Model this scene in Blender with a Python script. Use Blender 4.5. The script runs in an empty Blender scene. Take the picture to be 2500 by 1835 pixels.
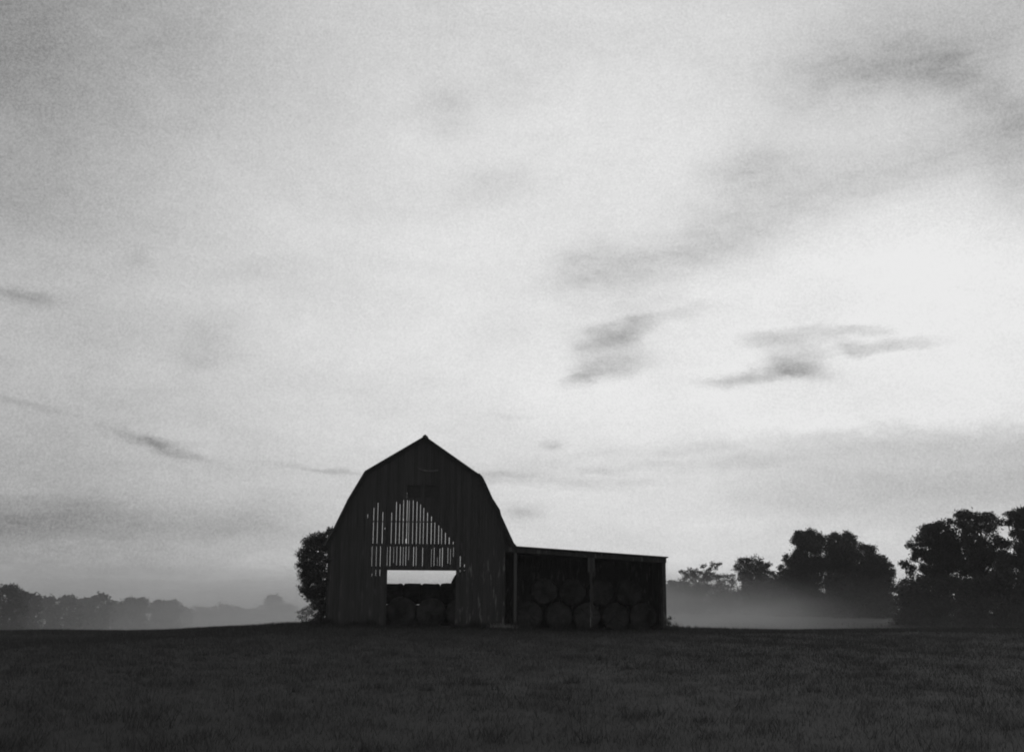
import bpy, math, random
import numpy as np
from mathutils import Matrix, Vector
rad = math.radians
rng = np.random.default_rng(7)
random.seed(7)
sc = bpy.context.scene
col = sc.collection

# ------------------------------------------------------------------ camera
W0, H0 = 2500.0, 1835.0                    # photograph pixels used for measuring
HFOV, PITCH, ROLL = rad(47.0), rad(10.84), rad(0.42)
CAMZ = 1.6
F0 = (W0 / 2) / math.tan(HFOV / 2)
cd = bpy.data.cameras.new('camera')
cam = bpy.data.objects.new('camera', cd)
col.objects.link(cam)
CM = Matrix.Rotation(rad(90) + PITCH, 3, 'X') @ Matrix.Rotation(ROLL, 3, 'Z')
cam.matrix_world = Matrix.Translation((0, 0, CAMZ)) @ CM.to_4x4()
cd.sensor_fit = 'HORIZONTAL'
cd.angle = HFOV
cd.clip_start, cd.clip_end = 0.1, 8000
cd.dof.use_dof = False
sc.camera = cam

# ------------------------------------------------------------------ measuring helpers
def ray(x, y):
    return CM @ Vector(((x - W0 / 2) / F0, -(y - H0 / 2) / F0, -1.0))
def at(x, y, D):
    """point in the depth plane Y = D seen at photo pixel x, y"""
    d = ray(x, y)
    t = D / d.y
    return Vector((d.x * t, D, CAMZ + d.z * t))
def azel(x, y):
    d = ray(x, y).normalized()
    return math.atan2(d.x, d.y), math.asin(d.z)
def z1(x, y): return (700 + x / 3.1767, 1040 + y / 3.1767)     # notes taken on enlargements
def z2(x, y): return (1200 + x / 4.502, 1280 + y / 4.502)
def z3(x, y): return (1600 + x / 4.502, 1200 + y / 4.502)
def z4(x, y): return (2050 + x / 4.589, 1200 + y / 4.589)
def z5(x, y): return (x / 2.814, 1340 + y / 2.814)
def z6(x, y): return (870 + x / 7.51, 1180 + y / 7.51)

# ------------------------------------------------------------------ world, sun, exposure
SUN_AZ, SUN_EL = rad(22), rad(9)
world = bpy.data.worlds.new('World')
sc.world = world
world.use_nodes = True
wt = world.node_tree
wt.nodes.clear()
class G:
    """tiny node-graph helper"""
    def __init__(s, t): s.t = t
    def put(s, sock, v):
        if isinstance(v, bpy.types.NodeSocket): s.t.links.new(v, sock)
        elif v is not None: sock.default_value = v
    def m(s, op, a, b=None, c=None, clamp=False):
        n = s.t.nodes.new('ShaderNodeMath'); n.operation = op; n.use_clamp = clamp
        for i, v in enumerate((a, b, c)):
            if v is not None: s.put(n.inputs[i], v)
        return n.outputs[0]
    def add(s, a, b): return s.m('ADD', a, b)
    def mul(s, a, b): return s.m('MULTIPLY', a, b)
    def sub(s, a, b): return s.m('SUBTRACT', a, b)
    def xyz(s, x, y, z):
        n = s.t.nodes.new('ShaderNodeCombineXYZ')
        for i, v in enumerate((x, y, z)): s.put(n.inputs[i], v)
        return n.outputs[0]
    def sep(s, v):
        n = s.t.nodes.new('ShaderNodeSeparateXYZ'); s.put(n.inputs[0], v); return n.outputs
    def noise(s, vec, scale, detail=4, rough=0.5, dist=0.0):
        n = s.t.nodes.new('ShaderNodeTexNoise')
        s.put(n.inputs['Vector'], vec); n.inputs['Scale'].default_value = scale
        n.inputs['Detail'].default_value = detail; n.inputs['Roughness'].default_value = rough
        n.inputs['Distortion'].default_value = dist
        return n.outputs[0]
    def ramp(s, v, lo, hi, a=0.0, b=1.0, smooth=True):
        n = s.t.nodes.new('ShaderNodeMapRange')
        if smooth: n.interpolation_type = 'SMOOTHSTEP'
        s.put(n.inputs[0], v)
        for i, q in enumerate((lo, hi, a, b)): n.inputs[i + 1].default_value = q
        return n.outputs[0]
    def grey(s, v): return s.xyz(v, v, v)
g = G(wt)
tc = wt.nodes.new('ShaderNodeTexCoord')
dx, dy, dz = g.sep(tc.outputs['Generated'])
az0 = g.m('ARCTAN2', dx, dy)
el0 = g.m('ARCSINE', g.m('MINIMUM', g.m('MAXIMUM', dz, -1.0), 1.0))
# a slow warp makes the cloud edges ragged
wv = g.xyz(g.mul(az0, 1.0), g.mul(el0, 1.9), 0.0)
w1 = g.sub(g.noise(wv, 15.0, 7, 0.68), 0.5)
w2 = g.sub(g.noise(g.xyz(g.add(az0, 7.3), g.mul(el0, 1.9), 3.1), 15.0, 7, 0.68), 0.5)
az = g.add(az0, g.mul(w1, 0.05))
el = g.add(el0, g.mul(w2, 0.04))
def blob(px, py, sx, sy, rot=0.0, hard=2.0, a=None, e=None):
    """soft patch of sky around photo direction px,py; sizes in photo px, rot degrees counter-clockwise"""
    a0, e0 = azel(px, py)
    u = g.sub(a or az, a0); v = g.sub(e or el, e0)
    c, s_ = math.cos(rad(rot)), math.sin(rad(rot))
    uu = g.add(g.mul(u, c), g.mul(v, s_)); vv = g.sub(g.mul(v, c), g.mul(u, s_))
    q = g.add(g.m('POWER', g.m('ABSOLUTE', g.mul(uu, F0 / sx)), hard), g.m('POWER', g.m('ABSOLUTE', g.mul(vv, F0 / sy)), hard))
    return g.m('EXPONENT', g.mul(q, -0.5))
val = 0.595
def acc(amp, *a, **k):
    global val
    val = g.add(g.mul(blob(*a, **k), amp), val)
# broad light: the sun glows through the cloud low on the right
acc(0.26, 2250, 850, 520, 260, 8)
acc(0.15, 1250, 900, 700, 420)
acc(0.10, 1500, 250, 700, 260)
acc(-0.23, -50, 1350, 620, 240)
acc(-0.10, -100, 600, 420, 420)
acc(-0.33, -150, -150, 520, 420)
acc(-0.15, 2600, 0, 380, 260)
# grey bank low on the right with a sharp upper rim, brighter strip under it
bank = g.mul(g.ramp(el, azel(2100, 1092)[1], azel(2100, 1030)[1], 1.0, 0.0), g.mul(g.ramp(az, azel(1430, 1060)[0], azel(2150, 1060)[0]), g.ramp(el, azel(2000, 1370)[1], azel(2000, 1170)[1], 0.0, 1.0)))
val = g.add(val, g.mul(bank, -0.24))
acc(0.05, 1700, 1330, 200, 50)
acc(-0.06, 80, 1290, 380, 60)
# wisps: their own finer warp, torn up by streaky noise
wv2 = g.xyz(g.mul(az0, 1.0), g.mul(el0, 2.4), 9.0)
azw = g.add(az0, g.add(g.mul(g.sub(g.noise(wv2, 24.0, 6, 0.6), 0.5), 0.030), g.mul(w1, 0.018)))
elw = g.add(el0, g.add(g.mul(g.sub(g.noise(g.xyz(g.add(az0, 4.0), g.mul(el0, 2.4), 2.0), 24.0, 6, 0.6), 0.5), 0.016), g.mul(w2, 0.010)))
base_val = g.m('MINIMUM', val, 0.84)
val = 0.0
for px, py, sx, sy, rot, amp in [
    (1500, 812, 120, 32, 16, -.16), (1620, 778, 130, 24, 11, -.14), (1480, 850, 95, 48, 20, -.17), (1500, 898, 120, 30, 12, -.20), (1425, 922, 75, 15, 14, -.16), (1570, 742, 120, 20, 6, -.06),
    (1935, 880, 85, 36, 10, -.20), (1975, 908, 95, 26, -12, -.16), (1880, 914, 140, 22, 6, -.19), (1790, 926, 120, 13, 3, -.15), (1925, 826, 100, 26, 5, -.19), (1860, 832, 70, 16, 0, -.09), (2090, 811, 95, 15, -3, -.19), (2150, 846, 150, 14, 3, -.20), (2060, 842, 60, 16, -25, -.10),
    (1430, 655, 120, 75, 14, -.13), (1600, 650, 260, 50, 10, -.09), (1730, 590, 260, 70, 16, -.10), (1830, 412, 130, 62, 12, -.15), (1960, 470, 260, 70, 14, -.10), (2150, 440, 260, 60, 8, -.07), (2340, 380, 220, 60, 16, -.06),
    (2080, 190, 240, 80, 6, -.11), (2230, 165, 170, 44, -4, -.10), (2365, 205, 110, 48, -30, -.14), (2000, 120, 180, 90, 20, -.06), (2490, 310, 110, 90, -10, -.15), (2490, 460, 90, 90, 20, -.12), (2300, 110, 280, 70, 0, -.07),
    (1090, 262, 80, 60, -10, -.11), (1260, 215, 160, 70, 20, -.07), (1230, 455, 150, 60, 0, -.07),
    (60, 720, 80, 14, -4, -.14), (340, 635, 36, 24, 0, -.06), (60, 985, 90, 7, -8, -.08), (420, 1095, 110, 9, -16, -.15), (370, 1080, 40, 8, -12, -.06),
    (800, 1146, 110, 6, -4, -.13), (1345, 1082, 26, 9, 0, -.14), (1240, 1018, 50, 5, 0, -.06), (1250, 1155, 90, 10, 0, -.10),
    (1472, 1151, 60, 8, 0, -.12), (1394, 1180, 110, 10, -6, -.09), (1528, 1173, 90, 8, 2, -.09), (1750, 1130, 170, 11, 4, -.09), (1500, 1100, 120, 9, 5, -.07), (1275, 1253, 34, 13, -4, -.15), (1640, 1105, 160, 10, 6, -.08), (1330, 1130, 90, 10, 0, -.07), (1560, 1135, 110, 8, 3, -.07), (1200, 1160, 60, 6, 0, -.08), (1215, 1175, 60, 5, 0, -.08),
    (520, 820, 90, 60, 20, -.06), (180, 1260, 260, 32, 0, -.08), (640, 1290, 120, 30, 0, -.06), (480, 880, 60, 40, 30, -.04)]:
    wedge = 1400 < px < 2200 and 700 < py < 950; high = px > 1900 and py < 500; low = py > 1000
    acc(amp * (1.1 if wedge else .92 if high else 1.22), px, py, sx * (.8 if low else .66), sy * (1.0 if low else .72), rot, hard=3.2 if wedge else 2.0, a=azw, e=elw)
torn = g.ramp(g.noise(g.xyz(g.mul(az0, 1.0), g.mul(el0, 3.0), 1.0), 34.0, 7, 0.68), 0.28, 0.70, 0.75, 1.22)
val = g.add(base_val, g.mul(val, torn))
# overall mottled deck of thin cloud
dd = g.add(g.m('MAXIMUM', dz, 0.0), 0.16)
cp = g.xyz(g.m('DIVIDE', dx, dd), g.m('DIVIDE', dy, dd), 0.0)
deck = g.sub(g.noise(cp, 1.6, 8, 0.6, 0.6), 0.5)
deck2 = g.sub(g.noise(g.xyz(g.mul(az0, 1.0), g.mul(el0, 2.2), 5.0), 7.0, 10, 0.66, 0.4), 0.5)
fine = g.add(g.sub(g.noise(tc.outputs['Generated'], 480.0, 2, 0.9), 0.5), g.mul(g.sub(g.noise(tc.outputs['Generated'], 60.0, 4, 0.75), 0.5), 0.28))
val = g.add(val, g.mul(deck, 0.22))
val = g.add(val, g.mul(deck2, 0.20))
val = g.add(val, g.mul(fine, 0.30))
# away from the glow the evening sky is darker
toward = g.add(g.mul(dx, math.sin(SUN_AZ) * 1.0), g.mul(dy, math.cos(SUN_AZ)))
val = g.mul(g.m('MAXIMUM', val, 0.05), g.ramp(toward, -0.5, 0.62, 0.40, 1.0))
val = g.m('MINIMUM', val, 0.86)
val = g.mul(val, g.ramp(dz, -0.25, -0.02, 0.1, 1.0))
sky = wt.nodes.new('ShaderNodeTexSky')
sky.sky_type = 'NISHITA'
sky.sun_disc = False
sky.sun_elevation = SUN_EL
sky.sun_rotation = SUN_AZ
bw = wt.nodes.new('ShaderNodeRGBToBW')
wt.links.new(sky.outputs[0], bw.inputs[0])
SKY_STRENGTH = 0.1
clouds = g.mul(val, 0.93 / SKY_STRENGTH)
tot = g.add(clouds, g.mul(g.m('MINIMUM', bw.outputs[0], 4.0), 0.12))
bg = wt.nodes.new('ShaderNodeBackground')
wt.links.new(g.grey(tot), bg.inputs[0])
bg.inputs[1].default_value = SKY_STRENGTH
wo = wt.nodes.new('ShaderNodeOutputWorld')
wt.links.new(bg.outputs[0], wo.inputs[0])
world.cycles.sampling_method = 'MANUAL'
world.cycles.sample_map_resolution = 512

sl = bpy.data.lights.new('sun', 'SUN')
sl.energy = 0.5
sl.angle = rad(20)
sl.color = (1.0, 1.0, 1.0)
sun = bpy.data.objects.new('sun', sl)
col.objects.link(sun)
sd = Vector((math.sin(SUN_AZ) * math.cos(SUN_EL), math.cos(SUN_AZ) * math.cos(SUN_EL), math.sin(SUN_EL)))
sun.rotation_euler = sd.to_track_quat('Z', 'Y').to_euler()
sun.location = sd * 50
sc.view_settings.view_transform = 'Standard'
sc.view_settings.look = 'None'
sc.view_settings.exposure = 0.0
sc.view_settings.gamma = 1.0
sc.cycles.max_bounces = 6
sc.cycles.diffuse_bounces = 3
sc.cycles.volume_bounces = 2
sc.cycles.transparent_max_bounces = 8
sc.cycles.filter_width = 1.9

# ------------------------------------------------------------------ object helpers
def tag(o, label=None, cat=None, group=None, kind=None):
    for k, v in (('label', label), ('category', cat), ('group', group), ('kind', kind)):
        if v: o[k] = v
    return o
def empty(name, loc, label=None, cat=None, group=None):
    o = bpy.data.objects.new(name, None)
    o.empty_display_size = 0.5
    o.location = loc
    col.objects.link(o)
    return tag(o, label, cat, group)
class MB:
    """collects polygons, links them as one mesh object"""
    def __init__(s): s.v = []; s.f = []; s.n = 0
    def arr(s, v, f):
        v = np.asarray(v, float).reshape(-1, 3)
        s.v.append(v)
        s.f.extend([[i + s.n for i in q] for q in f]); s.n += len(v)
    def prism(s, pts, y0, y1):
        """polygon of (x, z) pushed from y0 to y1"""
        k = len(pts)
        v = [(p[0], y0, p[1]) for p in pts] + [(p[0], y1, p[1]) for p in pts]
        f = [list(range(k)), list(range(2 * k - 1, k - 1, -1))] + [[i, i + k, (i + 1) % k + k, (i + 1) % k] for i in range(k)]
        s.arr(v, f)
    def box(s, x0, x1, y0, y1, z0, z1): s.prism([(x0, z0), (x1, z0), (x1, z1), (x0, z1)], y0, y1)
    def tube(s, pts, radii, seg=7):
        pts = [Vector(p) for p in pts]; k = len(pts); v = []; f = []
        for i, p in enumerate(pts):
            d = (pts[min(i + 1, k - 1)] - pts[max(i - 1, 0)]).normalized()
            a = d.cross(Vector((0.31, 0.95, 0.05)));
            if a.length < 1e-3: a = Vector((1, 0, 0))
            a.normalize(); b = d.cross(a)
            for j in range(seg):
                t = 2 * math.pi * j / seg
                v.append(p + (a * math.cos(t) + b * math.sin(t)) * radii[i])
        for i in range(k - 1):
            for j in range(seg):
                f.append([i * seg + j, i * seg + (j + 1) % seg, (i + 1) * seg + (j + 1) % seg, (i + 1) * seg + j])
        f.append(list(range(seg))[::-1]); f.append([(k - 1) * seg + j for j in range(seg)])
        s.arr([tuple(q) for q in v], f)
    def build(s, name, mat, parent=None, origin=(0, 0, 0), smooth=False):
        me = bpy.data.meshes.new(name)
        v = np.concatenate(s.v) - np.array(origin)
        me.from_pydata(v.tolist(), [], s.f); me.update()
        return link(name, me, mat, parent, smooth)
def link(name, me, mat, parent=None, smooth=False):
    me.materials.append(mat)
    if smooth: me.polygons.foreach_set('use_smooth', [True] * len(me.polygons))
    o = bpy.data.objects.new(name, me)
    col.objects.link(o)
    if parent: o.parent = parent
    return o
def fast_mesh(name, v, k):
    """v: (n, k, 3) separate k-gons"""
    n = len(v); me = bpy.data.meshes.new(name)
    me.vertices.add(n * k); me.vertices.foreach_set('co', v.reshape(-1).astype(np.float32))
    me.loops.add(n * k); me.loops.foreach_set('vertex_index', np.arange(n * k, dtype=np.int32))
    me.polygons.add(n); me.polygons.foreach_set('loop_start', np.arange(0, n * k, k, dtype=np.int32))
    me.update(calc_edges=True)
    return me

# ------------------------------------------------------------------ materials
def mat(name, fn, rough=0.95, spec=0.15, bump=None):
    m = bpy.data.materials.new(name); m.use_nodes = True
    t = m.node_tree; t.nodes.clear(); q = G(t)
    tcn = t.nodes.new('ShaderNodeTexCoord'); geo = t.nodes.new('ShaderNodeNewGeometry')
    p = t.nodes.new('ShaderNodeBsdfPrincipled'); o = t.nodes.new('ShaderNodeOutputMaterial')
    r = fn(q, tcn.outputs['Object'], geo.outputs['Position'], geo)
    v, h = r if isinstance(r, tuple) else (r, None)
    t.links.new(q.grey(v) if isinstance(v, bpy.types.NodeSocket) else q.grey(v), p.inputs['Base Color'])
    p.inputs['Roughness'].default_value = rough
    p.inputs['Specular IOR Level'].default_value = spec
    if h is not None:
        b = t.nodes.new('ShaderNodeBump'); b.inputs['Strength'].default_value = 0.6; b.inputs['Distance'].default_value = 0.03
        t.links.new(h, b.inputs['Height']); t.links.new(b.outputs[0], p.inputs['Normal'])
    t.links.new(p.outputs[0], o.inputs[0])
    return m
def f_wood(q, ob, pos, geo):
    x, y, z = q.sep(pos)
    board = q.m('FLOOR', q.mul(x, 5.0))
    wn = q.t.nodes.new('ShaderNodeTexWhiteNoise'); wn.noise_dimensions = '1D'; q.put(wn.inputs['W'], board)
    grain = q.noise(q.xyz(q.mul(x, 16.0), q.mul(y, 16.0), q.mul(z, 0.55)), 1.0, 6, 0.62)
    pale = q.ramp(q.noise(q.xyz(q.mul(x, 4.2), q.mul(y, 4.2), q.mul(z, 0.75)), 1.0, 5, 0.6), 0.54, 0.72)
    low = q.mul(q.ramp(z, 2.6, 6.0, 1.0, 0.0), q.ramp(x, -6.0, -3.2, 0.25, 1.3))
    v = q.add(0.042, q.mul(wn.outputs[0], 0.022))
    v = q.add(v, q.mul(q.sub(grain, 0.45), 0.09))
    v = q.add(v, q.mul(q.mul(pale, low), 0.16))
    return q.m('MAXIMUM', v, 0.02), grain
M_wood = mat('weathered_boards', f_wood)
def f_post(q, ob, pos, geo):
    x, y, z = q.sep(pos)
    gr = q.noise(q.xyz(q.mul(x, 20.0), q.mul(y, 20.0), q.mul(z, 0.8)), 1.0, 5, 0.6)
    return q.add(0.03, q.mul(gr, 0.13)), gr
M_post = mat('grey_post_wood', f_post)
M_pale = mat('pale_weathered_wood', lambda q, ob, pos, geo: q.add(-.06, q.mul(q.noise(pos, 4.0, 5, 0.6), 0.34)))
M_dark = mat('dark_old_wood', lambda q, ob, pos, geo: q.add(0.02, q.mul(q.noise(pos, 5.0, 4, 0.6), 0.05)))
M_black = mat('loft_door_wood', lambda q, ob, pos, geo: q.add(0.022, q.mul(q.noise(pos, 5.0, 4, 0.6), 0.045)))  # dark mottled wood tone for the loft doors
def f_tin(q, ob, pos, geo):
    x, y, z = q.sep(pos)
    n = q.noise(q.xyz(q.mul(x, 0.7), q.mul(y, 2.0), q.mul(z, 0.7)), 1.0, 6, 0.65)
    return q.add(0.06, q.mul(n, 0.14)), q.m('SINE', q.mul(y, 60.0))
M_tin = mat('rusty_tin_roofing', f_tin, rough=0.7, spec=0.3)
def f_hay(q, ob, pos, geo):
    x, y, z = q.sep(ob)
    r = q.m('SQRT', q.add(q.mul(x, x), q.mul(z, z)))
    rings = q.noise(q.xyz(q.mul(r, 22.0), q.mul(y, 4.0), 0.0), 1.0, 4, 0.6)
    st = q.noise(ob, 26.0, 5, 0.7)
    big = q.noise(pos, 1.1, 3, 0.5)
    v = q.add(q.add(0.02, q.mul(rings, 0.05)), q.add(q.mul(q.sub(st, 0.5), 0.14), q.mul(q.sub(big, 0.5), 0.16)))
    return q.m('MAXIMUM', v, 0.015), st
M_hay = mat('hay', f_hay)
def f_ground(q, ob, pos, geo):
    a = q.noise(pos, 0.07, 5, 0.6); b = q.noise(pos, 0.9, 5, 0.65); c = q.noise(pos, 9.0, 6, 0.7)
    v = q.add(0.006, q.add(q.mul(a, 0.012), q.add(q.mul(b, 0.014), q.mul(c, 0.014))))
    return v, c
M_ground = mat('meadow_soil_and_thatch', f_ground)
def f_grass(q, ob, pos, geo):
    a = q.noise(pos, 0.06, 4, 0.6); b = q.noise(pos, 0.5, 5, 0.65)
    rnd = geo.outputs['Random Per Island']
    c = q.noise(pos, 2.3, 4, 0.7)
    v = q.add(q.mul(q.ramp(a, 0.3, 0.7), 0.010), q.add(q.mul(q.ramp(b, 0.3, 0.7), 0.010), q.mul(q.ramp(c, 0.35, 0.65), 0.022)))
    return q.add(q.add(0.018, v), q.mul(q.m('POWER', rnd, 6.0), 0.085))
M_grass = mat('grass_blades', f_grass, rough=0.8, spec=0.1)
_t = M_grass.node_tree                                  # thin blades let some of the bright sky through
_p = [n for n in _t.nodes if n.type == 'BSDF_PRINCIPLED'][0]; _o = [n for n in _t.nodes if n.type == 'OUTPUT_MATERIAL'][0]
_tr = _t.nodes.new('ShaderNodeBsdfTranslucent'); _mx = _t.nodes.new('ShaderNodeMixShader')
_t.links.new(_p.inputs['Base Color'].links[0].from_socket, _tr.inputs[0]); _mx.inputs[0].default_value = .5
_t.links.new(_p.outputs[0], _mx.inputs[1]); _t.links.new(_tr.outputs[0], _mx.inputs[2]); _t.links.new(_mx.outputs[0], _o.inputs[0])
def leafmat(name, lo, hi):
    def f(q, ob, pos, geo):
        a = q.noise(pos, 0.45, 3, 0.5)
        return q.add(lo, q.add(q.mul(geo.outputs['Random Per Island'], (hi - lo) * 0.6), q.mul(a, (hi - lo) * 0.4)))
    return mat(name, f, rough=0.8, spec=0.1)
M_leaf = leafmat('tree_leaves', 0.025, 0.075)
M_vine = leafmat('vine_leaves', 0.04, 0.12)
M_bark = mat('bark', lambda q, ob, pos, geo: q.add(0.03, q.mul(q.noise(pos, 3.0, 5, 0.6), 0.06)))

# ------------------------------------------------------------------ terrain
crest_px = [(-900, 1552), (0, 1546), (300, 1545), (440, 1541), (600, 1532), (753, 1527), (950, 1530), (1250, 1536), (1480, 1543), (1629, 1541),
            (1711, 1543), (1822, 1544), (1933, 1543), (2100, 1540), (2500, 1538), (3300, 1538)]
CY = 69.0
cp_ = [at(x, y, CY) for x, y in crest_px]
CXS = np.array([p.x for p in cp_]); CZS = np.array([p.z for p in cp_])
def sst(t): t = np.clip(t, 0, 1); return t * t * (3 - 2 * t)
def ground_z(x, y):
    x = np.asarray(x, float); y = np.asarray(y, float)
    # smoothed crest line
    cz = sum(np.interp(x + o, CXS, CZS) for o in (-2.4, -1.2, 0, 1.2, 2.4)) / 5
    near = cz * sst((y - 14) / (CY - 14))
    left = sst((6 - x) / 24)
    back = np.where((x > -16) & (x < 12), 88.0, 70.0)
    blend = sst((np.minimum(x + 22, 18 - x)) / 9)               # 1 under the barn yard
    start = 71 + 17 * blend
    d = np.maximum(y - start, 0)
    lz = -np.minimum(d * 0.036 * sst(d / 14), 24.0)
    dip = 1.35 * sst(d / 22)
    rz = -dip + 0.85 * sst((d - 30) / 40) - 0.3 * sst((d - 90) / 120) - np.minimum(np.maximum(d - 160, 0) * 0.012, 18)
    far = left * lz + (1 - left) * rz
    und = (0.02 * np.sin(x * 0.31 + 1.3 + np.sin(y * .19)) * np.sin(y * 0.23 + np.sin(x * .17)) + 0.018 * np.sin(x * 0.83 + y * 0.41 + np.sin(x * .4))) * sst((y - 4) / 12)
    return near + far + und
def gz(x, y): return float(ground_z(x, y))
def axis(parts):
    out = []
    for a, b, st in parts: out += list(np.arange(a, b, st))
    return np.array(out + [parts[-1][1]])
xs = axis([(-1500, -300, 60), (-300, -60, 12), (-60, 60, 0.8), (60, 300, 12), (300, 1500, 60)])
ys = axis([(-40, 8, 4), (8, 130, 0.8), (130, 400, 9), (400, 1600, 50)])
X, Y = np.meshgrid(xs, ys)
Z = ground_z(X, Y)
V = np.stack([X, Y, Z], -1).reshape(-1, 3)
nx = len(xs); ny = len(ys)
I = np.arange(nx * ny).reshape(ny, nx)
Fq = np.stack([I[:-1, :-1], I[:-1, 1:], I[1:, 1:], I[1:, :-1]], -1).reshape(-1, 4)
me = bpy.data.meshes.new('ground')
me.from_pydata(V.tolist(), [], Fq.tolist()); me.update()
tag(link('ground', me, M_ground, None, True), 'dark grassy field rising to a low crest under the barn', 'field', kind='structure')

# ------------------------------------------------------------------ barn
BD, RD = 70.0, 79.2                        # front and rear walls
def fz(x, y, D=BD):
    p = at(*z1(x, y), D); return p.x, p.z
root_x = fz(1040, 1530)[0]
BO = (root_x, BD, gz(root_x, BD))
barn = empty('gambrel_barn', BO, 'dark gambrel barn with slatted front boards, a wide open doorway and a lean-to', 'barn')
profile = [fz(*p) for p in [(292, 925), (368, 790), (466, 592), (474, 574), (606, 355), (614, 347), (1066, 83), (1076, 74), (1086, 88),
                            (1484, 368), (1498, 370), (1522, 396), (1550, 452), (1598, 560), (1655, 650), (1664, 690), (1762, 905), (1790, 936)]]
PX = np.array([p[0] for p in profile]); PZ = np.array([p[1] for p in profile])
def roof_z(x, off=0.0): return float(np.interp(x, PX, PZ)) - off
WL, WR = fz(312, 1200)[0], fz(1692, 1200)[0]
def wall(mb, x0, x1, y, th, holes, topf, botf, board=0.19, jit=0.014):
    """boarded wall: vertical planks, holes = (x0, x1, z0, z1) left open"""
    br = {x0, x1}; b = x0; boards = [x0]
    while b < x1:
        b += board * random.uniform(0.85, 1.2); boards.append(min(b, x1)); br.add(min(b, x1))
    for h in holes:
        for q in h[:2]:
            if x0 < q < x1: br.add(q)
    for q in PX:
        if x0 < q < x1: br.add(float(q))
    br = sorted(br); offs = [random.uniform(0, jit) for _ in boards]
    for a, c in zip(br[:-1], br[1:]):
        if c - a < 1e-4: continue
        mid = (a + c) / 2; bi = int(np.searchsorted(boards, mid))
        y0 = y + offs[min(bi, len(offs) - 1)]
        top = (topf(a), topf(c)); cuts = sorted((h[2], h[3]) for h in holes if h[0] <= mid <= h[1])
        z = botf(mid)
        for lo, hi in cuts:
            if lo > z + 0.005: mb.box(a, c, y0, y0 + th, z, min(lo, min(top)))
            z = max(z, hi)
        if z < min(top) - 0.005:
            mb.prism([(a, z), (c, z), (c, top[1]), (a, top[0])], y0, y0 + th)
holes = []
def slit(x, y0, y1, w=0.044):
    p0, p1 = at(*z6(x, y0), BD), at(*z6(x, y1), BD); m = at(*z6(x, (min(y0, 800) if y1 < 1200 else (y0 + y1) / 2)), BD)
    m = at(*z6(x, (y0 + y1) / 2), BD)
    w *= random.uniform(0.85, 1.15) * .48
    holes.append((m.x - w / 2, m.x + w / 2, p1.z, p0.z))
for x, yt in [(313, 440), (388, 350), (478, 520), (642, 530), (727, 335), (793, 375), (858, 300), (926, 300), (1036, 305), (1106, 330),
              (1170, 380), (1230, 445), (1300, 530), (1373, 600), (1436, 690), (1508, 765), (1632, 900), (1702, 985), (1776, 1065)]:
    slit(x, yt, 1115)
slit(963, 310, 1115, 0.03); slit(1562, 820, 1115, 0.03); slit(208, 560, 630); slit(525, 805, 838, 0.04); slit(860, 640, 692, 0.07); slit(910, 1010, 1090, 0.09)
for x, y0, y1, w in [(285, 1150, 1520, .04), (362, 1150, 1690, .04), (437, 1150, 1690, .045), (565, 1160, 1510, .035), (618, 1150, 1510, .05), (684, 1160, 1450, .028), (740, 1150, 1495, .038),
                     (806, 1150, 1500, .05), (858, 1160, 1500, .042), (907, 1150, 1500, .05), (960, 1150, 1400, .034), (1048, 1160, 1510, .05), (1096, 1150, 1505, .042), (1213, 1170, 1510, .05),
                     (1375, 1200, 1520, .026), (1425, 1170, 1510, .042), (1485, 1350, 1505, .024), (1530, 1190, 1510, .036), (1577, 1170, 1520, .05), (1678, 1170, 1460, .038), (1725, 1190, 1480, .024),
                     (1780, 1170, 1340, .026), (1903, 1330, 1700, .042), (1980, 1480, 1700, .05), (2063, 1640, 1790, .05), (285, 1640, 1700, .03)]:
    slit(x, y0, y1, w * .85)
DX0, DX1 = fz(775, 1300)[0], fz(1310, 1300)[0]
DZ = fz(1040, 1116)[1]
holes.append((DX0, DX1, -5, DZ))
LD = []
for a, b in ((932, 1040), (1070, 1176)):
    xa, zb = fz(a, 553); xb, zt = fz(b, 458)
    LD.append((xa, xb, zb, zt)); holes.append((xa, xb, zb, zt))
mb = MB()
wall(mb, WL, WR, BD, 0.03, holes, lambda x: roof_z(x, 0.10), lambda x: gz(x, BD) - 0.15)
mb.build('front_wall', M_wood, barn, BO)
for a, b, c, d in LD:
    mb = MB(); n = 5
    for i in range(n):
        mb.box(a + (b - a) * i / n + .0, a + (b - a) * (i + 1) / n, BD + .10 + .004 * (i % 2), BD + .13, c - .05, d + .05)
    mb.box(a - .05, b + .05, BD + .131, BD + .17, c + .1, c + .2); mb.box(a - .05, b + .05, BD + .131, BD + .17, d - .2, d - .1)
    mb.build('loft_door', M_black, barn, BO)
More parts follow.
